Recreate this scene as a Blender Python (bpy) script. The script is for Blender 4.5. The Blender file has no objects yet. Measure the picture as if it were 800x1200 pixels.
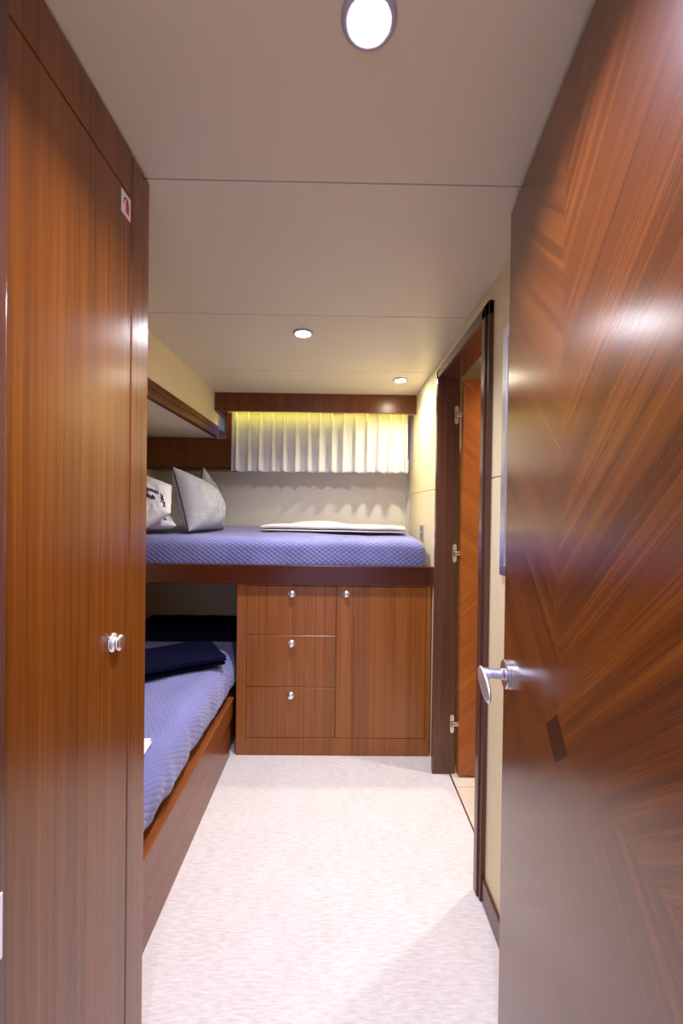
import bpy, bmesh, math, random
from mathutils import Vector, Matrix, noise
random.seed(7)
S = bpy.context.scene
C = S.collection

# ------------------------------------------------------------------ camera, world, exposure
cam_d = bpy.data.cameras.new('camera'); cam = bpy.data.objects.new('camera', cam_d); C.objects.link(cam)
S.camera = cam
cam_d.sensor_fit = 'VERTICAL'; cam_d.sensor_height = 36.0
cam_d.lens = 470.0 / 1200.0 * 36.0
cam_d.clip_start = 0.01
yaw, pitch, roll = math.radians(0.55), math.radians(-0.45), math.radians(0.75)
F = Vector((math.sin(yaw) * math.cos(pitch), math.cos(yaw) * math.cos(pitch), math.sin(pitch)))
R0 = Vector((math.cos(yaw), -math.sin(yaw), 0)); U0 = R0.cross(F)
Rv = math.cos(roll) * R0 + math.sin(roll) * U0
Uv = -math.sin(roll) * R0 + math.cos(roll) * U0
m3 = Matrix((Rv, Uv, -F)).transposed()
cam.matrix_world = Matrix.Translation((0, 0, 1.27)) @ m3.to_4x4()

W = bpy.data.worlds.new('world'); S.world = W; W.use_nodes = True
W.node_tree.nodes['Background'].inputs[0].default_value = (0.46, 0.52, 1.0, 1)
W.node_tree.nodes['Background'].inputs[1].default_value = 1.5
S.view_settings.view_transform = 'Standard'
S.view_settings.look = 'None'
S.view_settings.gamma = 1.0
S.view_settings.use_curve_mapping = False
S.view_settings.exposure = 0.15

# lamp settings: (x, y, watts, colour)
LAMPS = {
    'near':  (0.037, 0.601, 12.5, (0.73, 0.70, 1.0)),
    'mid':   (-0.153, 1.675, 12.0, (0.92, 0.91, 1.0)),
    'far':   (0.343, 2.257, 6.0, (1.0, 0.90, 0.66)),
    'bath':  (1.02, 1.74, 8.0, (1.0, 0.92, 0.84)),
    'hall_fill':  (-0.05, -0.55, 10.0, (0.80, 0.78, 1.0)),  # unseen fitting added in the passage to supply fill light from behind the camera
}
STRIP_POWER = 20.0
LAMP_SPREAD = 140.0

# ------------------------------------------------------------------ helpers
def lin(r, g, b):
    f = lambda c: c / 12.92 if c <= 0.04045 else ((c + 0.055) / 1.055) ** 2.4
    return (f(r / 255), f(g / 255), f(b / 255), 1)

def obj(name, bm, mat, parent=None, smooth=False, local=False):
    """link bm as ONE mesh object; vertices are world coordinates unless local"""
    me = bpy.data.meshes.new(name)
    if parent is not None and not local:
        bmesh.ops.translate(bm, verts=bm.verts, vec=-world_loc(parent))
    bm.normal_update()
    bm.to_mesh(me); bm.free()
    o = bpy.data.objects.new(name, me); C.objects.link(o)
    if parent is not None: o.parent = parent
    for mm in (mat if isinstance(mat, (list, tuple)) else [mat]): me.materials.append(mm)
    if smooth:
        for p in me.polygons: p.use_smooth = True
    return o

def world_loc(o):
    v = Vector((0, 0, 0))
    while o is not None:
        v += o.location; o = o.parent
    return v

def tag(o, label=None, cat=None, group=None, kind=None):
    if label: o['label'] = label
    if cat: o['category'] = cat
    if group: o['group'] = group
    if kind: o['kind'] = kind
    return o

def thing(name, label, cat, loc=(0, 0, 0), rz=0.0, group=None, kind=None):
    o = bpy.data.objects.new(name, None); C.objects.link(o)
    o.empty_display_size = 0.05
    o.location = loc; o.rotation_euler = (0, 0, rz)
    return tag(o, label, cat, group, kind)

def bx(bm, x0, x1, y0, y1, z0, z1, bev=0.0, seg=2):
    vs = [bm.verts.new((x, y, z)) for x in (x0, x1) for y in (y0, y1) for z in (z0, z1)]
    q = [(0, 1, 3, 2), (4, 6, 7, 5), (0, 4, 5, 1), (2, 3, 7, 6), (0, 2, 6, 4), (1, 5, 7, 3)]
    fs = [bm.faces.new([vs[i] for i in f]) for f in q]
    if bev > 0:
        es = list({e for f in fs for e in f.edges})
        bmesh.ops.bevel(bm, geom=es, offset=bev, segments=seg, profile=0.5, affect='EDGES')
    return bm

def box(*a, **k):
    return bx(bmesh.new(), *a, **k)

def lathe(bm, prof, n=40, M=None, cap=True):
    """prof: list of (radius, height) along local +Z"""
    rings = []
    for r, h in prof:
        if r < 1e-6:
            rings.append([bm.verts.new((0, 0, h))])
        else:
            rings.append([bm.verts.new((r * math.cos(2 * math.pi * i / n), r * math.sin(2 * math.pi * i / n), h)) for i in range(n)])
    new = [v for r in rings for v in r]
    for a, b in zip(rings, rings[1:]):
        for i in range(n):
            j = (i + 1) % n
            if len(a) == 1 and len(b) == 1: continue
            if len(a) == 1: bm.faces.new((a[0], b[i], b[j]))
            elif len(b) == 1: bm.faces.new((a[i], b[0], a[j]))
            else: bm.faces.new((a[i], b[i], b[j], a[j]))
    if cap:
        if len(rings[0]) > 1: bm.faces.new(rings[0][::-1])
        if len(rings[-1]) > 1: bm.faces.new(rings[-1])
    bmesh.ops.recalc_face_normals(bm, faces=list({f for v in new for f in v.link_faces}))
    if M is not None: bmesh.ops.transform(bm, matrix=M, verts=new)
    return bm

def axisM(loc, d):
    return Matrix.Translation(loc) @ Vector((0, 0, 1)).rotation_difference(Vector(d)).to_matrix().to_4x4()

def tube(bm, pts, r, n=8, closed=False):
    pts = [Vector(p) for p in pts]; rings = []
    L = len(pts)
    up = Vector((0.13, 0.31, 0.94))
    for i, p in enumerate(pts):
        a = pts[i - 1] if (i > 0 or closed) else p
        b = pts[(i + 1) % L] if (i < L - 1 or closed) else p
        d = (b - a).normalized()
        s = d.cross(up)
        if s.length < 1e-4: s = d.cross(Vector((1, 0, 0)))
        s.normalize(); t = s.cross(d)
        rings.append([bm.verts.new(p + r * (math.cos(2 * math.pi * k / n) * s + math.sin(2 * math.pi * k / n) * t)) for k in range(n)])
    for i in range(L if closed else L - 1):
        a = rings[i]; b = rings[(i + 1) % L]
        for k in range(n):
            bm.faces.new((a[k], a[(k + 1) % n], b[(k + 1) % n], b[k]))
    if not closed:
        bm.faces.new(rings[0]); bm.faces.new(rings[-1][::-1])
    return bm

def sheet(bm, fn, nu, nv):
    g = [[bm.verts.new(fn(i / nu, j / nv)) for j in range(nv + 1)] for i in range(nu + 1)]
    for i in range(nu):
        for j in range(nv):
            bm.faces.new((g[i][j], g[i + 1][j], g[i + 1][j + 1], g[i][j + 1]))
    return g

# ------------------------------------------------------------------ materials
def mat_new(name):
    m = bpy.data.materials.new(name); m.use_nodes = True
    nt = m.node_tree; b = nt.nodes['Principled BSDF']
    return m, nt, b

def N(nt, t, **kw):
    n = nt.nodes.new(t)
    for k, v in kw.items(): setattr(n, k, v)
    return n

def L(nt, a, b): nt.links.new(a, b)

def mth(nt, op, a, b=None):
    n = N(nt, 'ShaderNodeMath', operation=op)
    for i, v in enumerate((a, b)):
        if v is None: continue
        if isinstance(v, (int, float)): n.inputs[i].default_value = v
        else: L(nt, v, n.inputs[i])
    return n.outputs[0]

def ramp(nt, fac, stops):
    r = N(nt, 'ShaderNodeValToRGB'); L(nt, fac, r.inputs[0])
    e = r.color_ramp.elements
    while len(e) > 1: e.remove(e[-1])
    e[0].position, e[0].color = stops[0]
    for p, c in stops[1:]:
        k = e.new(p); k.color = c
    return r.outputs[0]

def wood(name, cols, axis='Z', rough=0.24, across=1.0, quarter=None, spec=0.5, bump=0.02, coat=0.0, ior=1.5):
    """cols = (dark, mid, light); axis = grain direction; quarter = (u0, v0, deg) for a diamond match in local x/z"""
    m, nt, b = mat_new(name)
    tc = N(nt, 'ShaderNodeTexCoord'); sx = N(nt, 'ShaderNodeSeparateXYZ'); L(nt, tc.outputs['Object'], sx.inputs[0])
    x, y, z = sx.outputs
    if quarter:
        u0, v0, deg = quarter
        au = mth(nt, 'ABSOLUTE', mth(nt, 'SUBTRACT', x, u0)); av = mth(nt, 'ABSOLUTE', mth(nt, 'SUBTRACT', z, v0))
        cs, sn = math.cos(math.radians(deg)), math.sin(math.radians(deg))
        along = mth(nt, 'ADD', mth(nt, 'MULTIPLY', au, cs), mth(nt, 'MULTIPLY', av, sn))
        acr = mth(nt, 'SUBTRACT', mth(nt, 'MULTIPLY', av, cs), mth(nt, 'MULTIPLY', au, sn))
        # every veneer quarter is cut from its own part of the leaf
        acr2 = mth(nt, 'ADD', mth(nt, 'MULTIPLY', mth(nt, 'GREATER_THAN', x, u0), 3.7), mth(nt, 'MULTIPLY', mth(nt, 'GREATER_THAN', z, v0), 7.9))
    elif axis == 'Z': along, acr, acr2 = z, x, y
    elif axis == 'X': along, acr, acr2 = x, z, y
    else: along, acr, acr2 = y, z, x
    def coord(sa, sc):
        c = N(nt, 'ShaderNodeCombineXYZ')
        L(nt, mth(nt, 'MULTIPLY', acr, sc), c.inputs[0]); L(nt, mth(nt, 'MULTIPLY', acr2, sc), c.inputs[1]); L(nt, mth(nt, 'MULTIPLY', along, sa), c.inputs[2])
        return c.outputs[0]
    def noi(sa, sc, det, dist=0.0):
        n = N(nt, 'ShaderNodeTexNoise'); L(nt, coord(sa, sc * across), n.inputs['Vector'])
        n.inputs['Scale'].default_value = 1; n.inputs['Detail'].default_value = det; n.inputs['Roughness'].default_value = 0.6
        n.inputs['Distortion'].default_value = dist
        return n.outputs['Fac']
    broad = noi(0.30, 11, 2)
    mid = noi(0.9, 85, 3)
    fine = noi(4, 380, 2)
    s = mth(nt, 'ADD', mth(nt, 'ADD', mth(nt, 'MULTIPLY', broad, 0.30), mth(nt, 'MULTIPLY', mid, 0.42)), mth(nt, 'MULTIPLY', fine, 0.28))
    col = ramp(nt, s, [(0.30, cols[0]), (0.50, cols[1]), (0.72, cols[2])])
    L(nt, col, b.inputs['Base Color'])
    b.inputs['Roughness'].default_value = rough
    b.inputs['Specular IOR Level'].default_value = spec
    b.inputs['IOR'].default_value = ior
    b.inputs['Coat Weight'].default_value = coat
    b.inputs['Coat Roughness'].default_value = 0.12
    bp = N(nt, 'ShaderNodeBump'); bp.inputs['Strength'].default_value = bump; bp.inputs['Distance'].default_value = 0.002
    L(nt, fine, bp.inputs['Height']); L(nt, bp.outputs[0], b.inputs['Normal'])
    return m

def plain(name, col, rough=0.5, metal=0.0, spec=0.5, nscale=0, namt=0.04, bump=0.0, bscale=400):
    m, nt, b = mat_new(name)
    b.inputs['Roughness'].default_value = rough; b.inputs['Metallic'].default_value = metal
    b.inputs['Specular IOR Level'].default_value = spec
    tc = N(nt, 'ShaderNodeTexCoord')
    n = N(nt, 'ShaderNodeTexNoise'); n.inputs['Scale'].default_value = nscale or 6; n.inputs['Detail'].default_value = 4
    L(nt, tc.outputs['Object'], n.inputs['Vector'])
    k = namt
    L(nt, ramp(nt, n.outputs['Fac'], [(0.3, tuple(c * (1 - k) for c in col[:3]) + (1,)), (0.7, tuple(min(1, c * (1 + k)) for c in col[:3]) + (1,))]), b.inputs['Base Color'])
    if bump:
        n2 = N(nt, 'ShaderNodeTexNoise'); n2.inputs['Scale'].default_value = bscale; n2.inputs['Detail'].default_value = 2
        L(nt, tc.outputs['Object'], n2.inputs['Vector'])
        bp = N(nt, 'ShaderNodeBump'); bp.inputs['Strength'].default_value = bump; bp.inputs['Distance'].default_value = 0.001
        L(nt, n2.outputs['Fac'], bp.inputs['Height']); L(nt, bp.outputs[0], b.inputs['Normal'])
    return m

def emit(name, col, strength):
    m, nt, b = mat_new(name)
    b.inputs['Base Color'].default_value = (0.8, 0.8, 0.8, 1)
    b.inputs['Emission Color'].default_value = col
    b.inputs['Emission Strength'].default_value = strength
    return m

def carpet_mat():
    m, nt, b = mat_new('loop_carpet')
    tc = N(nt, 'ShaderNodeTexCoord')
    mp = N(nt, 'ShaderNodeMapping'); mp.inputs['Scale'].default_value = (30, 175, 1); L(nt, tc.outputs['Object'], mp.inputs[0])
    n1 = N(nt, 'ShaderNodeTexNoise'); n1.inputs['Scale'].default_value = 1; n1.inputs['Detail'].default_value = 3; L(nt, mp.outputs[0], n1.inputs['Vector'])
    n2 = N(nt, 'ShaderNodeTexNoise'); n2.inputs['Scale'].default_value = 420; n2.inputs['Detail'].default_value = 2; L(nt, tc.outputs['Object'], n2.inputs['Vector'])
    n3 = N(nt, 'ShaderNodeTexNoise'); n3.inputs['Scale'].default_value = 7; n3.inputs['Detail'].default_value = 3; L(nt, tc.outputs['Object'], n3.inputs['Vector'])
    s = mth(nt, 'ADD', mth(nt, 'MULTIPLY', n1.outputs['Fac'], 0.42), mth(nt, 'ADD', mth(nt, 'MULTIPLY', n2.outputs['Fac'], 0.46), mth(nt, 'MULTIPLY', n3.outputs['Fac'], 0.12)))
    L(nt, ramp(nt, s, [(0.34, lin(192, 182, 174)), (0.5, lin(212, 205, 199)), (0.64, lin(226, 220, 216))]), b.inputs['Base Color'])
    b.inputs['Roughness'].default_value = 0.95; b.inputs['Specular IOR Level'].default_value = 0.1
    bp = N(nt, 'ShaderNodeBump'); bp.inputs['Strength'].default_value = 0.5; bp.inputs['Distance'].default_value = 0.004
    L(nt, s, bp.inputs['Height']); L(nt, bp.outputs[0], b.inputs['Normal'])
    return m

def quilt_mat(name, along, down, col0, col1):
    """diamond quilting: 'along' and 'down' are weight vectors on object xyz"""
    m, nt, b = mat_new(name)
    tc = N(nt, 'ShaderNodeTexCoord'); sx = N(nt, 'ShaderNodeSeparateXYZ'); L(nt, tc.outputs['Object'], sx.inputs[0])
    def dot(w):
        t = None
        for o, k in zip(sx.outputs, w):
            if k == 0: continue
            q = mth(nt, 'MULTIPLY', o, float(k)); t = q if t is None else mth(nt, 'ADD', t, q)
        return t
    a = mth(nt, 'MULTIPLY', dot(along), math.pi / 0.031); d = mth(nt, 'MULTIPLY', dot(down), math.pi / 0.022)
    s1 = mth(nt, 'ABSOLUTE', mth(nt, 'SINE', mth(nt, 'ADD', a, d))); s2 = mth(nt, 'ABSOLUTE', mth(nt, 'SINE', mth(nt, 'SUBTRACT', a, d)))
    h = mth(nt, 'POWER', mth(nt, 'MULTIPLY', s1, s2), 0.45)
    n = N(nt, 'ShaderNodeTexNoise'); n.inputs['Scale'].default_value = 5; n.inputs['Detail'].default_value = 4; L(nt, tc.outputs['Object'], n.inputs['Vector'])
    L(nt, ramp(nt, n.outputs['Fac'], [(0.3, col0), (0.7, col1)]), b.inputs['Base Color'])
    b.inputs['Roughness'].default_value = 0.62; b.inputs['Specular IOR Level'].default_value = 0.35
    b.inputs['Sheen Weight'].default_value = 0.25
    hh = mth(nt, 'ADD', h, mth(nt, 'MULTIPLY', n.outputs['Fac'], 0.5))
    bp = N(nt, 'ShaderNodeBump'); bp.inputs['Strength'].default_value = 0.5; bp.inputs['Distance'].default_value = 0.005
    L(nt, hh, bp.inputs['Height']); L(nt, bp.outputs[0], b.inputs['Normal'])
    return m

def stripe_mat(name, c0, c1):
    """fine hairline greek-key like stripes on a pillow face"""
    m, nt, b = mat_new(name)
    tc = N(nt, 'ShaderNodeTexCoord'); sx = N(nt, 'ShaderNodeSeparateXYZ'); L(nt, tc.outputs['Object'], sx.inputs[0])
    ax = mth(nt, 'ABSOLUTE', mth(nt, 'SUBTRACT', mth(nt, 'MODULO', mth(nt, 'ADD', sx.outputs[0], 2.0), 0.16), 0.08))
    az = mth(nt, 'ABSOLUTE', mth(nt, 'SUBTRACT', mth(nt, 'MODULO', mth(nt, 'ADD', sx.outputs[2], 2.0), 0.16), 0.08))
    mx = mth(nt, 'MAXIMUM', ax, az)
    s = mth(nt, 'SINE', mth(nt, 'MULTIPLY', mx, 2 * math.pi / 0.010))
    L(nt, ramp(nt, mth(nt, 'ADD', mth(nt, 'MULTIPLY', s, 0.5), 0.5), [(0.25, c0), (0.6, c1)]), b.inputs['Base Color'])
    b.inputs['Roughness'].default_value = 0.75; b.inputs['Specular IOR Level'].default_value = 0.25
    return m

M_CLOSET = wood('varnished_cherry_closet', (lin(76, 37, 8), lin(114, 62, 15), lin(140, 82, 25)), 'Z', 0.24, ior=1.55)
M_CAB = wood('varnished_cherry_cabinet', (lin(100, 52, 15), lin(142, 82, 28), lin(168, 102, 42)), 'Z', 0.30)
M_VAL = wood('varnished_cherry_valance', (lin(64, 30, 8), lin(98, 50, 14), lin(118, 64, 22)), 'Z', 0.28)
M_RAIL = wood('mahogany_rail', (lin(44, 16, 6), lin(70, 28, 12), lin(92, 42, 20)), 'X', 0.26)
M_RAILY = wood('cherry_bed_rail', (lin(84, 40, 12), lin(120, 64, 24), lin(142, 82, 34)), 'Y', 0.26)
M_TRIMY = wood('cherry_soffit_trim', (lin(62, 28, 8), lin(94, 46, 14), lin(112, 60, 22)), 'Y', 0.34)
M_FRAME = wood('walnut_casing', (lin(58, 34, 25), lin(88, 54, 41), lin(110, 72, 57)), 'Z', 0.2)
M_FRAMEY = wood('walnut_casing_head', (lin(58, 34, 25), lin(88, 54, 41), lin(110, 72, 57)), 'Y', 0.2)
M_DOOR = wood('quartered_cherry_door', (lin(58, 27, 5), lin(94, 48, 11), lin(130, 74, 22)), quarter=(0.345, 0.895, 42), rough=0.25, across=0.9, ior=1.6)
M_BDOOR = wood('quartered_cherry_bath_door', (lin(128, 62, 18), lin(162, 88, 32), lin(188, 112, 48)), quarter=(0.30, 0.895, 42), rough=0.3)
M_LOZ = wood('dark_inlay', (lin(30, 12, 5), lin(44, 18, 8), lin(56, 24, 10)), 'Z', 0.25)
M_WALL = plain('cream_vinyl', lin(224, 208, 168), 0.45, nscale=3, namt=0.02, bump=0.05)
M_BACK = plain('grey_cream_vinyl', lin(205, 198, 184), 0.5, nscale=3, namt=0.02, bump=0.05)
M_CEIL = plain('ceiling_vinyl', lin(214, 204, 182), 0.4, nscale=2, namt=0.015, bump=0.03)
M_SEAM = plain('dark_seam', lin(70, 60, 52), 0.8)
M_CARPET = carpet_mat()
M_TILE = plain('beige_tile', lin(226, 210, 184), 0.3, nscale=5, namt=0.04)
M_CHROME = plain('chrome', (0.86, 0.86, 0.88, 1), 0.26, 1.0)
M_SATIN = plain('satin_chrome', (0.72, 0.72, 0.80, 1), 0.28, 1.0)
M_LEVER = plain('satin_lever', (0.86, 0.84, 0.88, 1), 0.42, 1.0)
M_HINGE = plain('satin_nickel', (0.78, 0.77, 0.75, 1), 0.35, 1.0)
M_ALU = plain('brushed_aluminium', (0.75, 0.78, 0.9, 1), 0.3, 1.0)
M_MIRROR = plain('mirror_glass', (0.9, 0.92, 0.95, 1), 0.02, 1.0)
M_DARK = plain('dark_hole', (0.01, 0.01, 0.012, 1), 0.6)
M_QUILT = quilt_mat('blue_quilt_upper', (1, 0, 0), (0, 1, 1), lin(106, 108, 158), lin(124, 126, 178))
M_QUILT2 = quilt_mat('blue_quilt_lower', (0, 1, 0), (1, 0, -1), lin(106, 108, 158), lin(124, 126, 178))
M_NAVY = plain('navy_wool', lin(10, 12, 36), 0.9, nscale=60, namt=0.25, spec=0.06, bump=0.2)
M_PIPE = plain('navy_piping', lin(34, 32, 60), 0.7)
M_WHITE = plain('white_cotton', lin(222, 218, 218), 0.8, nscale=8, namt=0.03, spec=0.2, bump=0.1)
M_CREAMCLOTH = plain('cream_cotton', lin(226, 216, 200), 0.85, nscale=8, namt=0.03, spec=0.2, bump=0.15)
M_GREY = stripe_mat('grey_hairline_stripe', lin(160, 160, 162), lin(178, 178, 180))
M_PAPER = plain('white_paper', lin(238, 234, 232), 0.7, namt=0.01)
M_PLASTIC = plain('grey_plastic', lin(120, 118, 116), 0.35)
M_SIGNW = plain('sign_white', lin(232, 214, 214), 0.4, namt=0.01)
M_SIGNR = plain('sign_red', lin(190, 30, 40), 0.4, namt=0.02)
M_SIGND = plain('sign_dark', lin(60, 30, 70), 0.5, namt=0.02)
M_RING = plain('grey_lamp_ring', lin(176, 172, 182), 0.45)
M_ENAMEL = plain('white_enamel', lin(232, 230, 232), 0.3, namt=0.01)

def curtain_mat():
    m, nt, b = mat_new('curtain_cotton')
    tc = N(nt, 'ShaderNodeTexCoord'); n = N(nt, 'ShaderNodeTexNoise'); n.inputs['Scale'].default_value = 300; L(nt, tc.outputs['Object'], n.inputs['Vector'])
    col = ramp(nt, n.outputs['Fac'], [(0.3, lin(222, 222, 224)), (0.7, lin(234, 234, 236))])
    L(nt, col, b.inputs['Base Color']); b.inputs['Roughness'].default_value = 0.85; b.inputs['Specular IOR Level'].default_value = 0.15
    tr = N(nt, 'ShaderNodeBsdfTranslucent'); L(nt, col, tr.inputs[0])
    mx = N(nt, 'ShaderNodeMixShader'); mx.inputs[0].default_value = 0.22
    L(nt, b.outputs[0], mx.inputs[1]); L(nt, tr.outputs[0], mx.inputs[2]); L(nt, mx.outputs[0], nt.nodes['Material Output'].inputs[0])
    return m
M_CURT = curtain_mat()

def glass_mat():
    m, nt, b = mat_new('tinted_glass')
    g = N(nt, 'ShaderNodeBsdfGlossy'); g.inputs['Roughness'].default_value = 0.02
    t = N(nt, 'ShaderNodeBsdfTransparent'); t.inputs[0].default_value = (0.55, 0.62, 0.8, 1)
    fr = N(nt, 'ShaderNodeFresnel'); mx = N(nt, 'ShaderNodeMixShader')
    L(nt, fr.outputs[0], mx.inputs[0]); L(nt, t.outputs[0], mx.inputs[1]); L(nt, g.outputs[0], mx.inputs[2]); L(nt, mx.outputs[0], nt.nodes['Material Output'].inputs[0])
    return m
M_GLASS = glass_mat()

# ------------------------------------------------------------------ setting
XW = 0.493      # cabin side of the wall with the bathroom doorway
XL = -1.27      # hull side wall
YB = 2.80       # wall behind the bunk
YE = 0.30       # entry wall
CH = 2.0        # headroom
D0, D1, DT = 1.335, 1.915, 1.90   # clear opening of the bathroom doorway

def struct(name, bm, mat, parent=None, **k):
    o = obj(name, bm, mat, parent, **k)
    if parent is None: o['kind'] = 'structure'
    return o

struct('floor', box(-1.4, 0.556, -1.6, 2.9, -0.06, 0.0), M_CARPET)
# bathroom floor with its tile joints
bm = bmesh.new()
for i in range(4):
    for j in range(5):
        x0 = 0.558 + i * 0.302; y0 = 0.92 + j * 0.302
        bx(bm, x0, x0 + 0.299, y0, y0 + 0.299, -0.05, 0.002, 0.001, 1)
bx(bm, 0.556, 1.80, 0.80, 2.46, -0.06, -0.002)
struct('floor_bathroom', bm, M_TILE)

# ceiling: separate panels with 3 mm shadow gaps under a backing board
bm = bmesh.new()
ys = [-1.6, 0.30, 0.905, 1.524, 2.135, 2.9]
for a, b in zip(ys, ys[1:]):
    bx(bm, -1.4, XW + 0.08, a + 0.0015, b - 0.0015, CH, CH + 0.02, 0.001, 1)
struct('ceiling', bm, M_CEIL)
struct('ceiling_backing', box(-1.4, XW + 0.08, -1.6, 2.9, CH + 0.02, CH + 0.05), M_SEAM)
struct('ceiling_bathroom', box(XW + 0.08, 1.8, 0.8, 2.46, 1.985, 2.05), M_CEIL)

# wall with the doorway: panels above and below the seam at z = 1.375
def wall_r(bm, y0, y1, z0, z1):
    for a, b in ((0.0, 1.3735), (1.3765, 2.0)):
        lo, hi = max(z0, a), min(z1, b)
        if hi > lo: bx(bm, XW, XW + 0.012, y0, y1, lo, hi, 0.0012, 1)
    bx(bm, XW + 0.006, XW + 0.075, y0, y1, z0, z1)
bm = bmesh.new()
wall_r(bm, YE, D0 - 0.02, 0, CH); wall_r(bm, D1 + 0.02, 2.9, 0, CH); wall_r(bm, D0 - 0.02, D1 + 0.02, DT + 0.02, CH)
struct('wall_right', bm, M_WALL)
# back wall with the window opening
WX0, WX1, WZ0, WZ1 = -0.80, 0.486, 1.53, 1.90
bm = bmesh.new()
bx(bm, XL - 0.05, XW + 0.05, YB, YB + 0.06, 0, WZ0); bx(bm, XL - 0.05, XW + 0.05, YB, YB + 0.06, WZ1, CH)
bx(bm, XL - 0.05, WX0, YB, YB + 0.06, WZ0, WZ1); bx(bm, WX1, XW + 0.05, YB, YB + 0.06, WZ0, WZ1)
struct('wall_back', bm, M_BACK)
# slim fillet in the corner under the window
bm = bmesh.new()
v = [bm.verts.new(p) for p in ((XW - 0.0, YB - 0.035, 1.0), (XW, YB - 0.0, 1.0), (XW - 0.02, YB, 1.0), (XW, YB - 0.035, 1.5), (XW, YB, 1.5), (XW - 0.02, YB, 1.5))]
for f in ((0, 2, 1), (3, 4, 5), (0, 1, 4, 3), (1, 2, 5, 4), (2, 0, 3, 5)): bm.faces.new([v[i] for i in f])
struct('trim_3', bm, M_BACK)
struct('wall_left', box(XL - 0.06, XL, YE, YB, 0, CH), M_WALL)
# entry wall (behind the open door) and the passage the photograph is taken from
bm = bmesh.new()
bx(bm, XL - 0.06, -0.47, YE - 0.06, YE, 0, CH)
bx(bm, 0.375, XW + 0.075, YE - 0.06, YE, 0, CH)
bx(bm, -0.47, 0.375, YE - 0.06, YE, 1.99, CH)
struct('wall_entry', bm, M_WALL)
struct('wall_hall_left', box(-0.66, -0.60, -1.6, YE - 0.06, 0, CH), M_WALL)
struct('wall_hall_right', box(0.52, 0.58, -1.6, YE - 0.06, 0, CH), M_WALL)
# bathroom shell
struct('wall_bathroom', (lambda b: (bx(b, XW + 0.075, 1.8, 2.40, 2.46, 0, 2.0), bx(b, XW + 0.075, 1.8, 0.80, 0.86, 0, 2.0), bx(b, 1.74, 1.8, 0.86, 2.40, 0, 2.0), b)[-1])(bmesh.new()), M_WALL)

# baseboard on the doorway wall
bm = bmesh.new(); bx(bm, XW - 0.010, XW, YE, D0 - 0.05, 0, 0.078, 0.002, 1)
struct('baseboard_right', bm, M_FRAMEY)

# casing and lining of the bathroom doorway
t1 = tag(thing('trim_1', None, None, (XW, D0, 0)), kind='structure')
for y0, y1, yy in ((D0 - 0.048, D0, D0), (D1, D1 + 0.048, D1)):
    bm = bmesh.new()
    s = 1 if yy == D1 else -1
    bx(bm, XW - 0.016, XW + 0.002, y0, y1, 0, DT + 0.048, 0.003, 2)          # face
    e0, e1 = (y0 + 0.018, y1) if s < 0 else (y0, y1 - 0.018)
    bx(bm, XW - 0.022, XW - 0.014, e0, e1, 0, DT + 0.030, 0.002, 2)          # raised inner step
    lo, hi = (y1 - 0.016, y1) if s < 0 else (y0, y0 + 0.016)
    bx(bm, XW - 0.002, XW + 0.085, lo, hi, 0, DT + 0.016, 0.0015, 1)         # lining
    struct('casing', bm, M_FRAME, t1)
bm = bmesh.new()
bx(bm, XW - 0.016, XW + 0.002, D0 - 0.048, D1 + 0.048, DT, DT + 0.048, 0.003, 2)
bx(bm, XW - 0.022, XW - 0.014, D0 - 0.030, D1 + 0.030, DT, DT + 0.030, 0.002, 2)
bx(bm, XW - 0.002, XW + 0.085, D0, D1, DT, DT + 0.016, 0.0015, 1)
struct('casing_head', bm, M_FRAMEY, t1)
struct('threshold', box(0.552, 0.560, D0, D1, -0.01, 0.003, 0.001, seg=1), M_SATIN, t1)

# entry door frame: jamb on the closet side (rounded edge) with its strike plate
t2 = tag(thing('trim_2', None, None, (-0.45, YE, 0)), kind='structure')
struct('jamb', box(-0.47, -0.4235, YE - 0.07, 0.520, 0, CH - 0.002, 0.006, seg=4), M_FRAME, t2, smooth=False)
bm = bmesh.new(); bx(bm, -0.4245, -0.4215, 0.488, 0.5135, 0.69, 0.775, 0.001, 2)
struct('strike_plate', bm, M_ENAMEL, t2)
struct('jamb', box(0.335, 0.375, YE - 0.07, YE, 0, CH - 0.002, 0.004, seg=2), M_FRAME, t2)
struct('jamb_head', box(-0.4235, 0.335, YE - 0.07, YE + 0.0, 1.988, 2.0), M_FRAME, t2)

# ------------------------------------------------------------------ window, curtain, valance
w1 = tag(thing('window_1', None, None, ((WX0 + WX1) / 2, YB, WZ0)), kind='structure')
bm = bmesh.new()
for x0, x1, z0, z1 in ((WX0, WX1, WZ0, WZ0 + 0.02), (WX0, WX1, WZ1 - 0.02, WZ1), (WX0, WX0 + 0.02, WZ0, WZ1), (WX1 - 0.02, WX1, WZ0, WZ1)):
    bx(bm, x0, x1, YB + 0.012, YB + 0.05, z0, z1, 0.003, 1)
struct('window_frame', bm, M_ALU, w1)
struct('window_glass', box(WX0 + 0.015, WX1 - 0.015, YB + 0.028, YB + 0.034, WZ0 + 0.015, WZ1 - 0.015), M_GLASS, w1)

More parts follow.
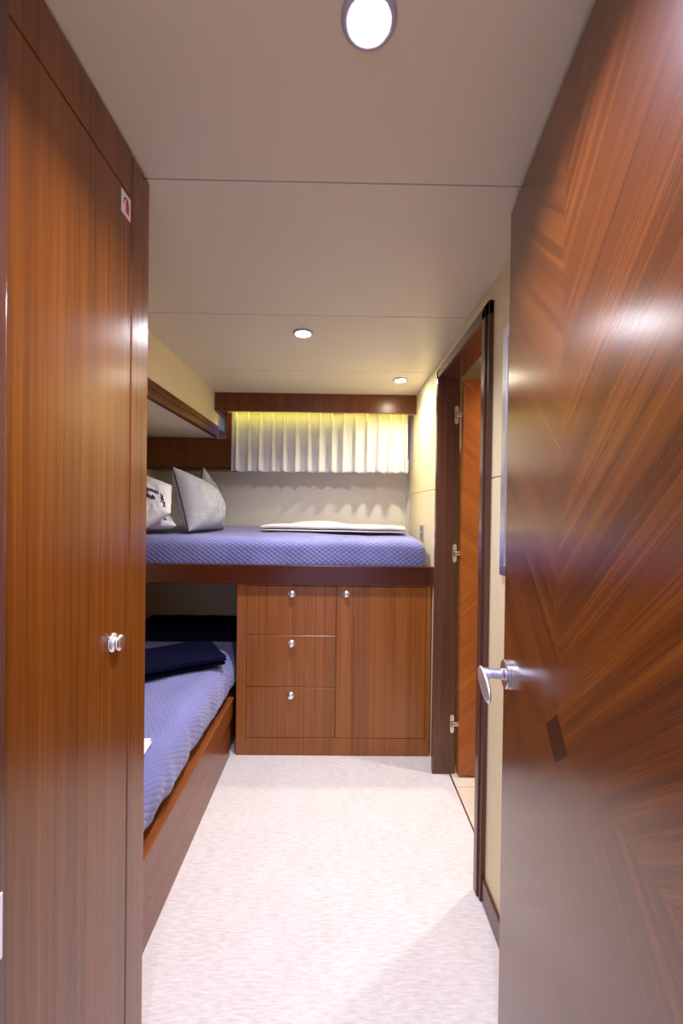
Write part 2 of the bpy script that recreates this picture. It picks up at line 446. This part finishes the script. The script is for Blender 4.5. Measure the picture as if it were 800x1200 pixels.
# curtain: pinch pleats that open into soft folds
NPL = 15; CX0, CX1, CZ0, CZ1 = -0.702, 0.456, 1.507, 1.905
sp = (CX1 - CX0) / NPL
rj = [random.uniform(-0.12, 0.12) for _ in range(NPL + 1)]
def curt(u, v):
    k = u * NPL; i = min(int(k), NPL - 1); fr = k - i
    ph = fr - 0.5 + rj[i] * math.sin(math.pi * fr) * (0.4 + v * 0.3)
    z = CZ1 + (CZ0 - CZ1) * v
    wdt = 0.06 + 0.16 * min(1, v * 1.2)
    pin = math.exp(-(ph / wdt) ** 2)
    amp = (0.043 - 0.001 * v) * (1 + rj[i])
    y = 2.648 - amp * pin - 0.008 * v + 0.003 * v * math.sin(2 * math.pi * fr + 1.7 * i)
    # cloth is gathered towards the pleat near the top
    x = CX0 + (i + fr) * sp + 0.012 * (1 - v) ** 2 * math.sin(2 * math.pi * ph) * -0.4
    z += 0.003 * v * math.sin(3.1 * i + 5 * fr) 
    return (x, y, z)
bm = bmesh.new(); g = sheet(bm, curt, NPL * 18, 26)
bmesh.ops.recalc_face_normals(bm, faces=bm.faces)
cu = thing('curtain', 'short off-white pleated curtain covering the window above the upper bunk', 'curtain', (-0.12, 2.64, CZ0))
fab = obj('pleated_cloth', bm, M_CURT, cu, smooth=True)
sm = fab.modifiers.new('thick', 'SOLIDIFY'); sm.thickness = 0.0012
# stitched pinch tucks at the head and the return at the end of the curtain
for i in range(NPL):
    bm = bmesh.new()
    xc = CX0 + (i + 0.5) * sp
    tube(bm, [(xc + 0.002, 2.607, 1.842), (xc, 2.603, 1.852), (xc - 0.001, 2.603, 1.866), (xc, 2.604, 1.885)], 0.0035, 6)
    obj('pleat_tuck', bm, M_CURT, cu, smooth=True)
bm = bmesh.new()
sheet(bm, lambda u, v: (0.4555 + 0.014 * u ** 0.7, 2.632 + 0.05 * u + 0.004 * math.sin(7 * u), 1.60 - 0.085 * v), 6, 8)
rt = obj('curtain_return', bm, M_CURT, cu, smooth=True); q = rt.modifiers.new('thick', 'SOLIDIFY'); q.thickness = 0.0012
bm = bmesh.new(); tube(bm, [(CX0 - 0.03, 2.652, 1.900), (XW - 0.002, 2.652, 1.900)], 0.006, 12)
bm2 = obj('curtain_rail', bm, M_ENAMEL, cu, smooth=True)

va = thing('window_valance', 'varnished wood valance board along the ceiling above the curtain', 'valance', (-0.15, 2.56, 1.88))
obj('board', box(-0.787, 0.4925, 2.555, 2.573, 1.882, 1.9995, 0.0015, seg=1), M_VAL, va)
bm = bmesh.new(); bx(bm, -0.787, -0.769, 2.573, YB, 1.882, 1.9995, 0.001, 1)
obj('end_return', bm, M_VAL, va)
obj('end_post', box(-0.742, -0.704, 2.653, 2.673, 1.723, 1.890, 0.002, seg=1), M_VAL, va)
# warm LED strip behind the valance
st = thing('led_strip', 'slim warm yellow light strip tucked behind the wooden valance', 'light', (-0.15, 2.583, 1.895))
obj('channel', box(-0.72, 0.47, 2.574, 2.592, 1.900, 1.908, 0.001, seg=1), M_ALU, st)
obj('diffuser', box(-0.715, 0.465, 2.576, 2.590, 1.8965, 1.9005, 0.001, seg=1), emit('led_yellow', (1.0, 0.82, 0.03, 1), STRIP_POWER), st)

# wooden panel under the soffit, beside the curtain, with a post up to the valance
wp = thing('wood_panel', 'varnished wood panel on the wall above the pillows beside the curtain', 'panel', (-1.0, 2.60, 1.53))
obj('board', box(XL, -0.700, 2.655, 2.675, 1.530, 1.722, 0.002, seg=1), M_VAL, wp)
obj('lower_edge', box(XL, -0.700, 2.645, 2.80, 1.518, 1.531, 0.002, seg=1), M_RAIL, wp)

# soffit box over the head of the bunk
cb = tag(thing('ceiling_box', None, None, (-1.0, 1.8, 1.73)), kind='structure')
struct('side_panel', box(XL, -0.790, 0.915, 2.80, 1.79, CH), M_WALL, cb)
struct('underside_panel', box(XL, -0.800, 0.915, 2.80, 1.728, 1.738), M_CEIL, cb)
bm = bmesh.new()
bx(bm, -0.812, -0.779, 0.915, 2.62, 1.724, 1.752, 0.004, 3)
bx(bm, -0.800, -0.784, 0.915, 2.62, 1.748, 1.770, 0.003, 3)
bx(bm, -0.812, -0.779, 0.915, 2.62, 1.766, 1.797, 0.004, 3)
struct('wood_edging', bm, M_TRIMY, cb)

# ------------------------------------------------------------------ closet (wardrobe)
YC0, YC1, XC = 0.524, 0.912, -0.431
cl = thing('wardrobe', 'tall varnished wood closet reaching the ceiling beside the entrance', 'wardrobe', (-0.85, 0.72, 0))
bm = bmesh.new()
bx(bm, XL, XC - 0.022, YC0, YC1 - 0.002, 0, CH - 0.006)
obj('body', bm, M_CLOSET, cl)
obj('corner_stile', box(XC - 0.022, XC, 0.8345, YC1, 0, CH - 0.006, 0.005, seg=4), M_CLOSET, cl)
obj('top_rail', box(XC - 0.022, XC, YC0, 0.8325, 1.903, CH - 0.006, 0.0012, seg=1), M_CLOSET, cl)
wd = obj('door', box(XC - 0.022, XC, YC0, 0.8325, 0.002, 1.900, 0.0015, seg=1), M_CLOSET, cl)

def knob(parent, p, d, r=0.0165, name='knob', ring=True):
    bm = bmesh.new()
    M = axisM(p, d)
    lathe(bm, [(r * 1.18, 0.0), (r * 1.18, 0.0022), (r * 1.05, 0.0042), (r * 0.62, 0.0046), (r * 0.55, 0.0075), (r * 0.80, 0.0095), (r * 0.98, 0.0120), (r * 1.0, 0.0145), (r * 0.88, 0.0168), (r * 0.62, 0.0182), (r * 0.3, 0.0189), (0, 0.0191)], 32, M)
    return obj(name, bm, M_CHROME, parent, smooth=True)
knob(wd, (XC, 0.777, 1.006), (1, 0, 0), 0.0155)

sg = thing('fire_extinguisher_sign', 'small white sign with red fire extinguisher symbol stuck on the closet', 'sign', (XC, 0.81, 1.866))
obj('plate', box(XC, XC + 0.0015, 0.7925, 0.8265, 1.8475, 1.8925, 0.0004, seg=1), M_SIGNW, sg)
bm = bmesh.new()
def flat(bm, pts, x0, x1):
    a = [bm.verts.new((x0, y, z)) for y, z in pts]; b = [bm.verts.new((x1, y, z)) for y, z in pts]
    n = len(pts)
    bm.faces.new(a[::-1]); bm.faces.new(b)
    for i in range(n): bm.faces.new((a[i], a[(i + 1) % n], b[(i + 1) % n], b[i]))
    bmesh.ops.recalc_face_normals(bm, faces=bm.faces)
flat(bm, [(0.808, 1.856), (0.819, 1.856), (0.819, 1.874), (0.8165, 1.8785), (0.8105, 1.8785), (0.808, 1.874)], XC + 0.0015, XC + 0.0020)
obj('extinguisher_mark', bm, M_SIGNR, sg)
bm = bmesh.new()
flat(bm, [(0.8115, 1.8785), (0.8155, 1.8785), (0.8155, 1.8835), (0.8055, 1.8835), (0.8005, 1.8785), (0.8000, 1.8700), (0.8025, 1.8700), (0.8030, 1.8765), (0.8065, 1.8810), (0.8115, 1.8810)], XC + 0.0015, XC + 0.0020)
obj('hose_mark', bm, M_SIGND, sg)

# ------------------------------------------------------------------ drawer cabinet under the upper bunk
YF = 2.052
cab = thing('drawer_cabinet', 'varnished wood cabinet with three drawers and a door under the upper bunk', 'cabinet', (-0.01, 2.4, 0))
bm = bmesh.new()
bx(bm, -0.508, 0.486, YF + 0.020, 2.795, 0.0, 0.882)
bx(bm, -0.508, -0.459, YF, YF + 0.021, 0.0, 0.882, 0.0012, 1)
bx(bm, 0.464, 0.486, YF, YF + 0.021, 0.0, 0.882, 0.0012, 1)
bx(bm, -0.459, 0.464, YF, YF + 0.021, 0.0, 0.089, 0.0008, 1)
bx(bm, -0.459, 0.464, YF, YF + 0.021, 0.874, 0.882, 0.0008, 1)
obj('carcass', bm, M_CAB, cab)
G = 0.0016
for z0, z1 in ((0.621, 0.872), (0.354, 0.618), (0.092, 0.351)):
    d = obj('drawer', box(-0.459 + G, 0.0 - G, YF, YF + 0.019, z0, z1, 0.0012, seg=1), M_CAB, cab)
    knob(d, (-0.229, YF, z1 - 0.041), (0, -1, 0), 0.0155)
d = obj('door', box(0.0 + G, 0.464 - G, YF, YF + 0.019, 0.092, 0.872, 0.0012, seg=1), M_CAB, cab)
knob(d, (0.050, YF, 0.834), (0, -1, 0), 0.0155)

# ------------------------------------------------------------------ bunks
def mattress_mesh(x0, x1, y0, y1, z0, z1, r, fn, n=(70, 34, 14)):
    """rounded box built as a dense cage so that fn(p) may dent it"""
    bm = bmesh.new(); nx, ny, nz = n
    seen = {}
    def pt(i, j, k):
        key = (i, j, k)
        if key in seen: return seen[key]
        p = Vector((x0 + (x1 - x0) * i / nx, y0 + (y1 - y0) * j / ny, z0 + (z1 - z0) * k / nz))
        c = Vector((min(max(p.x, x0 + r), x1 - r), min(max(p.y, y0 + r), y1 - r), min(max(p.z, z0 + r), z1 - r)))
        d = p - c
        if d.length > 1e-9:
            # map the cube corner onto the rounded shell
            p = c + d.normalized() * r if min(abs(d.x) + abs(d.y), abs(d.y) + abs(d.z), abs(d.x) + abs(d.z)) >= 0 else p
        p = fn(p)
        seen[key] = bm.verts.new(p); return seen[key]
    for i in range(nx):
        for j in range(ny):
            for k in (0, nz):
                q = [pt(i, j, k), pt(i + 1, j, k), pt(i + 1, j + 1, k), pt(i, j + 1, k)]
                bm.faces.new(q if k else q[::-1])
    for i in range(nx):
        for k in range(nz):
            for j in (0, ny):
                q = [pt(i, j, k), pt(i + 1, j, k), pt(i + 1, j, k + 1), pt(i, j, k + 1)]
                bm.faces.new(q if not j else q[::-1])
    for j in range(ny):
        for k in range(nz):
            for i in (0, nx):
                q = [pt(i, j, k), pt(i, j + 1, k), pt(i, j + 1, k + 1), pt(i, j, k + 1)]
                bm.faces.new(q if i else q[::-1])
    return bm

ub = thing('upper_bunk', 'upper bunk frame with dark wood front rail running above the drawers', 'bunk bed', (-0.4, 2.4, 0.885))
obj('front_rail', box(XL, 0.492, 2.030, 2.064, 0.884, 0.981, 0.004, seg=3), M_RAIL, ub)
obj('platform', box(XL, 0.492, 2.064, 2.80, 0.884, 0.935), M_CAB, ub)

def f_up(p):
    q = p.copy()
    if p.z > 1.0:
        t = (p.y - 2.07) / 0.72
        q.z += 0.034 * t + 0.006 * noise.noise((p.x * 3, p.y * 4, 1)) + 0.0025 * noise.noise((p.x * 14, p.y * 14, 3))
        ex = max(0, (p.x - 0.30) / 0.17); q.z -= 0.010 * ex * ex
    if p.y < 2.2:
        q.y += 0.006 * noise.noise((p.x * 5, p.z * 9, 7)) - 0.010 * (p.z - 0.935) / 0.18
    if p.x > 0.3:
        q.x += 0.015 - 0.17 * max(0, (p.z - 0.99)) * 0.8
    return q
mu = thing('mattress', 'mattress with periwinkle quilted cover on the upper bunk', 'mattress', (-0.4, 2.4, 0.935))
obj('quilted_cover', mattress_mesh(-1.255, 0.462, 2.080, 2.785, 0.936, 1.112, 0.045, f_up, (110, 44, 16)), M_QUILT, mu, smooth=True)

lb = thing('lower_bunk', 'low wooden bunk base with varnished side rail along the carpet', 'bunk bed', (-0.9, 1.5, 0))
obj('base', box(XL, -0.548, 0.914, 2.79, 0.0, 0.296), M_RAILY, lb)
obj('kick_panel', box(-0.552, -0.536, 0.914, 2.050, 0.0, 0.205, 0.001, seg=1), M_RAILY, lb)
obj('side_rail', box(-0.548, -0.524, 0.914, 2.050, 0.200, 0.290, 0.002, seg=2), M_RAILY, lb)
obj('rail_cap', box(-0.552, -0.518, 0.914, 2.050, 0.288, 0.302, 0.004, seg=3), M_RAILY, lb)

def f_low(p):
    q = p.copy()
    if p.z > 0.40:
        q.z += 0.009 * noise.noise((p.x * 4, p.y * 3, 2)) + 0.005 * noise.noise((p.x * 9, p.y * 14, 5)) + 0.002 * noise.noise((p.x * 22, p.y * 34, 8))
        q.z -= 0.006
    if p.x > -0.70:
        w = noise.noise((p.y * 9, p.z * 5, 11)); w2 = noise.noise((p.y * 26, p.z * 8, 4))
        q.x += 0.013 * w + 0.008 * w2 + 0.012 * math.sin((p.z - 0.30) / 0.2 * math.pi)
        if p.z < 0.345: q.x -= 0.006
    return q
ml = thing('mattress', 'mattress with rumpled periwinkle quilted cover on the lower bunk', 'mattress', (-0.9, 1.8, 0.303))
obj('quilted_cover', mattress_mesh(-1.262, -0.537, 0.93, 2.785, 0.303, 0.505, 0.07, f_low, (44, 110, 18)), M_QUILT2, ml, smooth=True)

# ------------------------------------------------------------------ bedding on the bunks
def folded(L_, W_, layers, th, seed, nx=30):
    """cloth folded back and forth: serpentine section in (y,z) swept along x, origin at the base centre"""
    bm = bmesh.new()
    sec = []
    g = th * 1.12
    for l in range(layers):
        z = th * 0.5 + l * g
        w = W_ * (1 - 0.015 * l)
        ys_ = [(-w / 2 + w * k / 14) for k in range(15)]
        if l % 2: ys_ = ys_[::-1]
        sec += [(yy, z) for yy in ys_]
        if l < layers - 1:
            s = 1 if l % 2 == 0 else -1
            for k in range(1, 6):
                a = -math.pi / 2 + math.pi * k / 6
                sec.append((s * (w / 2 + g / 2 * math.cos(a)), z + g / 2 + g / 2 * math.sin(a)))
    ns = len(sec) - 1
    def fn(u, v):
        yy, zz = sec[int(round(v * ns))]
        x = -L_ / 2 + L_ * u
        lift = 0.5 + zz / (layers * g)
        x += 0.006 * noise.noise((yy * 9, zz * 300, seed))
        zz2 = zz * (1 - 0.25 * (2 * u - 1) ** 6) + 0.003 * lift * noise.noise((x * 7, yy * 8, seed + 3)) + 0.002 * lift
        return (x, yy + 0.008 * noise.noise((x * 4, zz * 200, seed + 9)), zz2)
    sheet(bm, fn, nx, ns)
    bmesh.ops.recalc_face_normals(bm, faces=bm.faces)
    return bm

tw = thing('folded_blanket', 'cream folded blanket lying flat on the upper bunk mattress', 'blanket', (-0.02, 2.42, 1.134), math.radians(-7))
o = obj('folded_cloth', folded(0.84, 0.22, 3, 0.0125, 2, 60), M_CREAMCLOTH, tw, smooth=True, local=True)
s = o.modifiers.new('thick', 'SOLIDIFY'); s.thickness = 0.0075; s.offset = 0
bm = bmesh.new()
sheet(bm, lambda u, v: (-0.27 + 0.34 * u, -0.02 + 0.105 * v, 0.041 + 0.016 * math.sin(math.pi * u) ** 0.8 * v + 0.002 * noise.noise((u * 6, v * 5, 1))), 24, 8)
o = obj('turned_edge', bm, M_CREAMCLOTH, tw, smooth=True, local=True)
s = o.modifiers.new('thick', 'SOLIDIFY'); s.thickness = 0.004; s.offset = 0

nb = thing('folded_blanket', 'dark navy folded blanket laid askew across the lower bunk', 'blanket', (-0.90, 1.86, 0.510), math.radians(33))
o = obj('folded_cloth', folded(0.70, 0.27, 3, 0.017, 8, 40), M_NAVY, nb, smooth=True, local=True)
s = o.modifiers.new('thick', 'SOLIDIFY'); s.thickness = 0.011; s.offset = 0

# dark throw folded flat against the wall at the far end of the lower bunk
tb = thing('folded_blanket', 'black-navy throw folded flat at the wall end of the lower bunk', 'blanket', (-0.895, 2.50, 0.510))
o = obj('folded_cloth', folded(0.69, 0.44, 2, 0.012, 21, 40), M_NAVY, tb, smooth=True, local=True)
q = o.modifiers.new('thick', 'SOLIDIFY'); q.thickness = 0.011; q.offset = 0

pp = thing('folded_paper', 'white folded paper sheet resting on the lower bunk quilt', 'paper', (-0.684, 1.222, 0.503), math.radians(6))
bm = bmesh.new()
sheet(bm, lambda u, v: (-0.10 + 0.20 * u, -0.07 + 0.14 * v, 0.004 + 0.003 * math.sin(3 * u)), 6, 4)
sheet(bm, lambda u, v: (-0.10 + 0.198 * u, -0.07 + 0.139 * v, 0.0085 + 0.006 * v + 0.003 * math.sin(3 * u)), 6, 4)
o = obj('sheet', bm, M_PAPER, pp, smooth=True, local=True); s = o.modifiers.new('thick', 'SOLIDIFY'); s.thickness = 0.0012

# pillows: four corners in space, stuffed along the normal
def pillow(name, label, TL, TR, BR, BL, t, mat, seed, piping=None, pinch=0.10):
    TL, TR, BR, BL = map(Vector, (TL, TR, BR, BL))
    base = (BL + BR) / 2
    root = thing(name, label, 'pillow', base)
    nrm = ((TR + BR - TL - BL).cross(TL + TR - BL - BR)).normalized()
    def P(u, v, side):
        x = u * (1 - pinch * (1 - v * v)); z = v * (1 - pinch * (1 - u * u))
        a = (x + 1) / 2; b = (z + 1) / 2
        p = BL.lerp(BR, a).lerp(TL.lerp(TR, a), b) - base
        e = max(0.0, (1 - u ** 2) * (1 - v ** 2)) ** 0.46
        k = side * t / 2 * e
        k += e * (0.014 * noise.noise((u * 2.2, v * 2.2, seed + side)) + 0.007 * noise.noise((u * 5, v * 5, seed + 3 * side)))
        k += side * 0.007 * e * math.sin(8 * (u - v)) * max(0, abs(u) + abs(v) - 0.8)
        return p + nrm * k
    bm = bmesh.new(); n = 44
    for s in (-1, 1):
        sheet(bm, lambda a, b: P(math.sin((a - 0.5) * math.pi), math.sin((b - 0.5) * math.pi), s), n, n)
    bmesh.ops.remove_doubles(bm, verts=bm.verts, dist=1e-5)
    bmesh.ops.recalc_face_normals(bm, faces=bm.faces)
    obj('cover', bm, mat, root, smooth=True, local=True)
    if piping:
        pts = [P(-1 + k / 20, -1, 1) for k in range(40)] + [P(1, -1 + k / 20, 1) for k in range(40)] + [P(1 - k / 20, 1, 1) for k in range(40)] + [P(-1, 1 - k / 20, 1) for k in range(40)]
        bm = bmesh.new(); tube(bm, pts, 0.0042, 8, closed=True)
        obj('piping', bm, piping, root, smooth=True, local=True)
    return root, P, nrm

D = math.radians
pillow('pillow', 'grey hairline-striped pillow with navy piping leaning in front on the upper bunk',
       (-0.925, 2.250, 1.492), (-0.755, 2.510, 1.365), (-0.698, 2.460, 1.138), (-0.812, 2.195, 1.135), 0.23, M_GREY, 3, M_PIPE, 0.03)
pillow('pillow', 'grey striped pillow tucked behind the leaning grey pillow, only its peak showing',
       (-0.868, 2.590, 1.530), (-0.790, 2.715, 1.390), (-0.815, 2.700, 1.185), (-0.930, 2.610, 1.165), 0.07, M_GREY, 8, M_PIPE, 0.02)
wpw, PW, NW = pillow('pillow', 'white pillow with navy embroidery slumped against the grey pillow',
       (-1.200, 2.290, 1.490), (-0.900, 2.180, 1.385), (-0.875, 2.105, 1.235), (-1.045, 2.085, 1.124), 0.12, M_WHITE, 12, None, 0.03)
wpl, PL, NL = pillow('pillow', 'white embroidered pillow lying flat underneath the slumped white pillow',
       (-1.22, 2.46, 1.225), (-1.02, 2.46, 1.225), (-0.868, 2.17, 1.165), (-1.20, 2.19, 1.170), 0.11, M_WHITE, 15, None, 0.05)

def embroidery(root, P, nrm, rows, mat):
    """short satin-stitch strokes following the pillow surface"""
    bm = bmesh.new()
    rnd = random.Random(5)
    for (u0, v0, u1, v1, hgt, n) in rows:
        for k in range(n):
            f = (k + 0.5) / n
            u = u0 + (u1 - u0) * f; v = v0 + (v1 - v0) * f
            for q in range(3):
                a = rnd.uniform(0, math.pi); l = hgt * rnd.uniform(0.35, 0.6)
                du, dv = math.cos(a) * l * 0.6, math.sin(a) * l
                cu_, cv_ = u + rnd.uniform(-0.5, 0.5) * hgt * 0.5, v + rnd.uniform(-0.5, 0.5) * hgt * 0.6
                tube(bm, [P(cu_ + du * s, cv_ + dv * s, 1) + nrm * 0.0012 for s in (-1, 0, 1)], 0.0020, 5)
    return obj('embroidery', bm, mat, root, smooth=True, local=True)
embroidery(wpw, PW, NW, [(-0.35, 0.36, 0.62, 0.12, 0.18, 15), (-0.30, 0.08, 0.52, -0.16, 0.18, 13), (0.76, 0.10, 0.84, -0.60, 0.16, 9)], M_PIPE)
embroidery(wpl, PL, NL, [(0.62, -0.82, 0.72, -0.1, 0.16, 7)], M_PIPE)

# ------------------------------------------------------------------ bathroom door, standing open
db = tag(thing('door_2', None, None, (0.588, 1.885, 0)), kind='structure')
bm = box(0.0, 0.60, 0.0, 0.036, 0.012, 1.885, 0.0015, seg=1)
dl = struct('door_leaf', bm, M_BDOOR, db, local=True)
for hz in (1.725, 1.065, 0.245):
    h = tag(thing('hinge', None, None, (0, 0, 0)), None); h.parent = db
    h.location = (-0.026, 0.0285, hz)
    bm = bmesh.new()
    # rounded leaf let into the lining
    pts = []
    for k in range(13): a = math.pi * k / 12; pts.append((0.009 * math.cos(a), 0.034 + 0.010 * math.sin(a)))
    for k in range(13): a = math.pi + math.pi * k / 12; pts.append((0.009 * math.cos(a), -0.034 + 0.010 * math.sin(a)))
    a_ = [bm.verts.new((x, -0.003, z)) for x, z in pts]; b_ = [bm.verts.new((x, 0.003, z)) for x, z in pts]
    bm.faces.new(a_); bm.faces.new(b_[::-1])
    for i in range(len(pts)): bm.faces.new((a_[i], b_[i], b_[(i + 1) % len(pts)], a_[(i + 1) % len(pts)]))
    bmesh.ops.recalc_face_normals(bm, faces=bm.faces)
    lf = obj('hinge_leaf', bm, M_HINGE, h, local=True)
    obj('hinge_recess', box(-0.006, 0.006, -0.0036, 0.002, -0.014, 0.014), M_DARK, h, local=True)
    bm = bmesh.new()
    for k in (-0.006, 0.006): bx(bm, -0.003, 0.027, -0.008, -0.002, k - 0.004, k + 0.004, 0.0015, 1)
    obj('hinge_link', bm, M_HINGE, h, local=True)

# ------------------------------------------------------------------ mirror and switch on the doorway wall
mi = thing('wall_mirror', 'slim aluminium-framed mirror on the wall behind the open entry door', 'mirror', (XW, 0.99, 1.08))
bm = bmesh.new()
y0, y1, z0, z1 = 0.78, 1.175, 1.083, 1.80
for a in ((y0, y1, z0, z0 + 0.032), (y0, y1, z1 - 0.032, z1), (y0, y0 + 0.032, z0 + 0.032, z1 - 0.032), (y1 - 0.032, y1, z0 + 0.032, z1 - 0.032)):
    bx(bm, XW - 0.016, XW, a[0], a[1], a[2], a[3], 0.002, 2)
obj('frame', bm, M_ALU, mi)
obj('glass', box(XW - 0.010, XW - 0.002, y0 + 0.015, y1 - 0.015, z0 + 0.015, z1 - 0.015), M_MIRROR, mi)

sw = thing('light_switch', 'small grey switch plate on the cream wall beside the upper bunk', 'switch', (XW, 2.32, 1.10))
obj('plate', box(XW - 0.006, XW, 2.275, 2.365, 1.098, 1.188, 0.002, seg=2), M_HINGE, sw)
for zc in (1.163, 1.123):
    obj('rocker', box(XW - 0.011, XW - 0.005, 2.297, 2.343, zc - 0.016, zc + 0.016, 0.002, seg=2), M_PLASTIC, sw)

# ------------------------------------------------------------------ entry door, swung open
DWI, DHT = 0.66, 1.981
rz = math.atan2(0.9905, 0.1377)
d1 = tag(thing('door_1', None, None, (0.314, 0.307, 0), rz), kind='structure')
dl = struct('door_leaf', box(0, DWI, -0.040, 0.0, 0.010, DHT, 0.0016, seg=2), M_DOOR, d1, local=True)
# dark lozenge inlay where the four veneer quarters meet
bm = bmesh.new()
vs = [(0.303, 0.897), (0.347, 0.858), (0.390, 0.899), (0.343, 0.940)]
a_ = [bm.verts.new((x, -0.001, z)) for x, z in vs]; b_ = [bm.verts.new((x, 0.0004, z)) for x, z in vs]
bm.faces.new(a_); bm.faces.new(b_[::-1])
for i in range(4): bm.faces.new((a_[i], b_[i], b_[(i + 1) % 4], a_[(i + 1) % 4]))
bmesh.ops.recalc_face_normals(bm, faces=bm.faces)
struct('inlay', bm, M_LOZ, d1, local=True)
# lever handle: rosette, neck and oval paddle
hd = thing('door_handle', None, None, (DWI - 0.052, 0.0, 0.897)); hd.parent = d1
bm = bmesh.new()
lathe(bm, [(0.032, 0), (0.032, 0.0045), (0.0305, 0.0055), (0.0305, 0.006), (0.032, 0.007), (0.032, 0.0115), (0.030, 0.0135), (0.012, 0.014)], 48, axisM((0, 0, 0), (0, 1, 0)))
obj('rosette', bm, M_SATIN, hd, smooth=False, local=True)
bm = bmesh.new()
lathe(bm, [(0.0135, 0.012), (0.0125, 0.022), (0.0115, 0.040), (0.0115, 0.058), (0.009, 0.064), (0, 0.066)], 32, axisM((0, 0, 0), (0, 1, 0)))
obj('neck', bm, M_SATIN, hd, smooth=True, local=True)
bm = bmesh.new()
bmesh.ops.create_uvsphere(bm, u_segments=48, v_segments=24, radius=1.0)
for v in bm.verts:
    x, y, z = v.co
    s = 1 if y >= 0 else -1
    wz = 0.026 * (1 - 0.10 * x)
    v.co = Vector((0.056 * x, 0.0075 * s * abs(y) ** 0.8 + 0.006 * (1 - x) * 0.0, wz * z))
bmesh.ops.rotate(bm, verts=bm.verts, cent=(0, 0, 0), matrix=Matrix.Rotation(D(-12), 3, 'Y'))
bmesh.ops.translate(bm, verts=bm.verts, vec=(-0.036, 0.064, -0.009))
obj('lever', bm, M_LEVER, hd, smooth=True, local=True)

# ------------------------------------------------------------------ ceiling downlights
def downlight(key, label, z=CH, lens=0.0285):
    x, y, watts, col = LAMPS[key]
    r = thing('ceiling_downlight', label, 'ceiling light', (x, y, z - 0.004), 0, 'recessed ceiling downlights')
    bm = bmesh.new()
    lathe(bm, [(lens, 0.001), (lens + 0.001, -0.001), (lens + 0.004, -0.0035), (lens + 0.010, -0.003), (lens + 0.0130, 0.0005), (lens + 0.0130, 0.004), (lens, 0.004), (lens, 0.001)], 48, cap=False)
    obj('trim_ring', bm, M_RING, r, smooth=True, local=True)
    bm = bmesh.new(); lathe(bm, [(lens, 0.0035), (lens, 0.000), (lens * 0.9, -0.0025), (lens * 0.6, -0.0042), (0, -0.005)], 40)
    c = tuple(0.55 + 0.45 * k for k in col)
    obj('lens', bm, emit('lens_' + key, col + (1,), 200.0), r, smooth=True, local=True)
    ld = bpy.data.lights.new('lamp', 'AREA'); ld.shape = 'DISK'; ld.size = lens * 1.9; ld.energy = watts; ld.color = col
    ld.spread = D(LAMP_SPREAD)
    lo = bpy.data.objects.new('lamp', ld); C.objects.link(lo); lo.parent = r; lo.location = (0, 0, -0.0056)
    return r
downlight('near', 'large recessed ceiling downlight with cool light just inside the entrance')
downlight('mid', 'recessed ceiling downlight in the middle of the cabin ceiling')
downlight('far', 'recessed ceiling downlight near the valance and doorway wall')
downlight('bath', 'recessed downlight in the bathroom ceiling', 1.985)
downlight('hall_fill', 'added fill downlight, unseen, in the passage ceiling behind the camera')
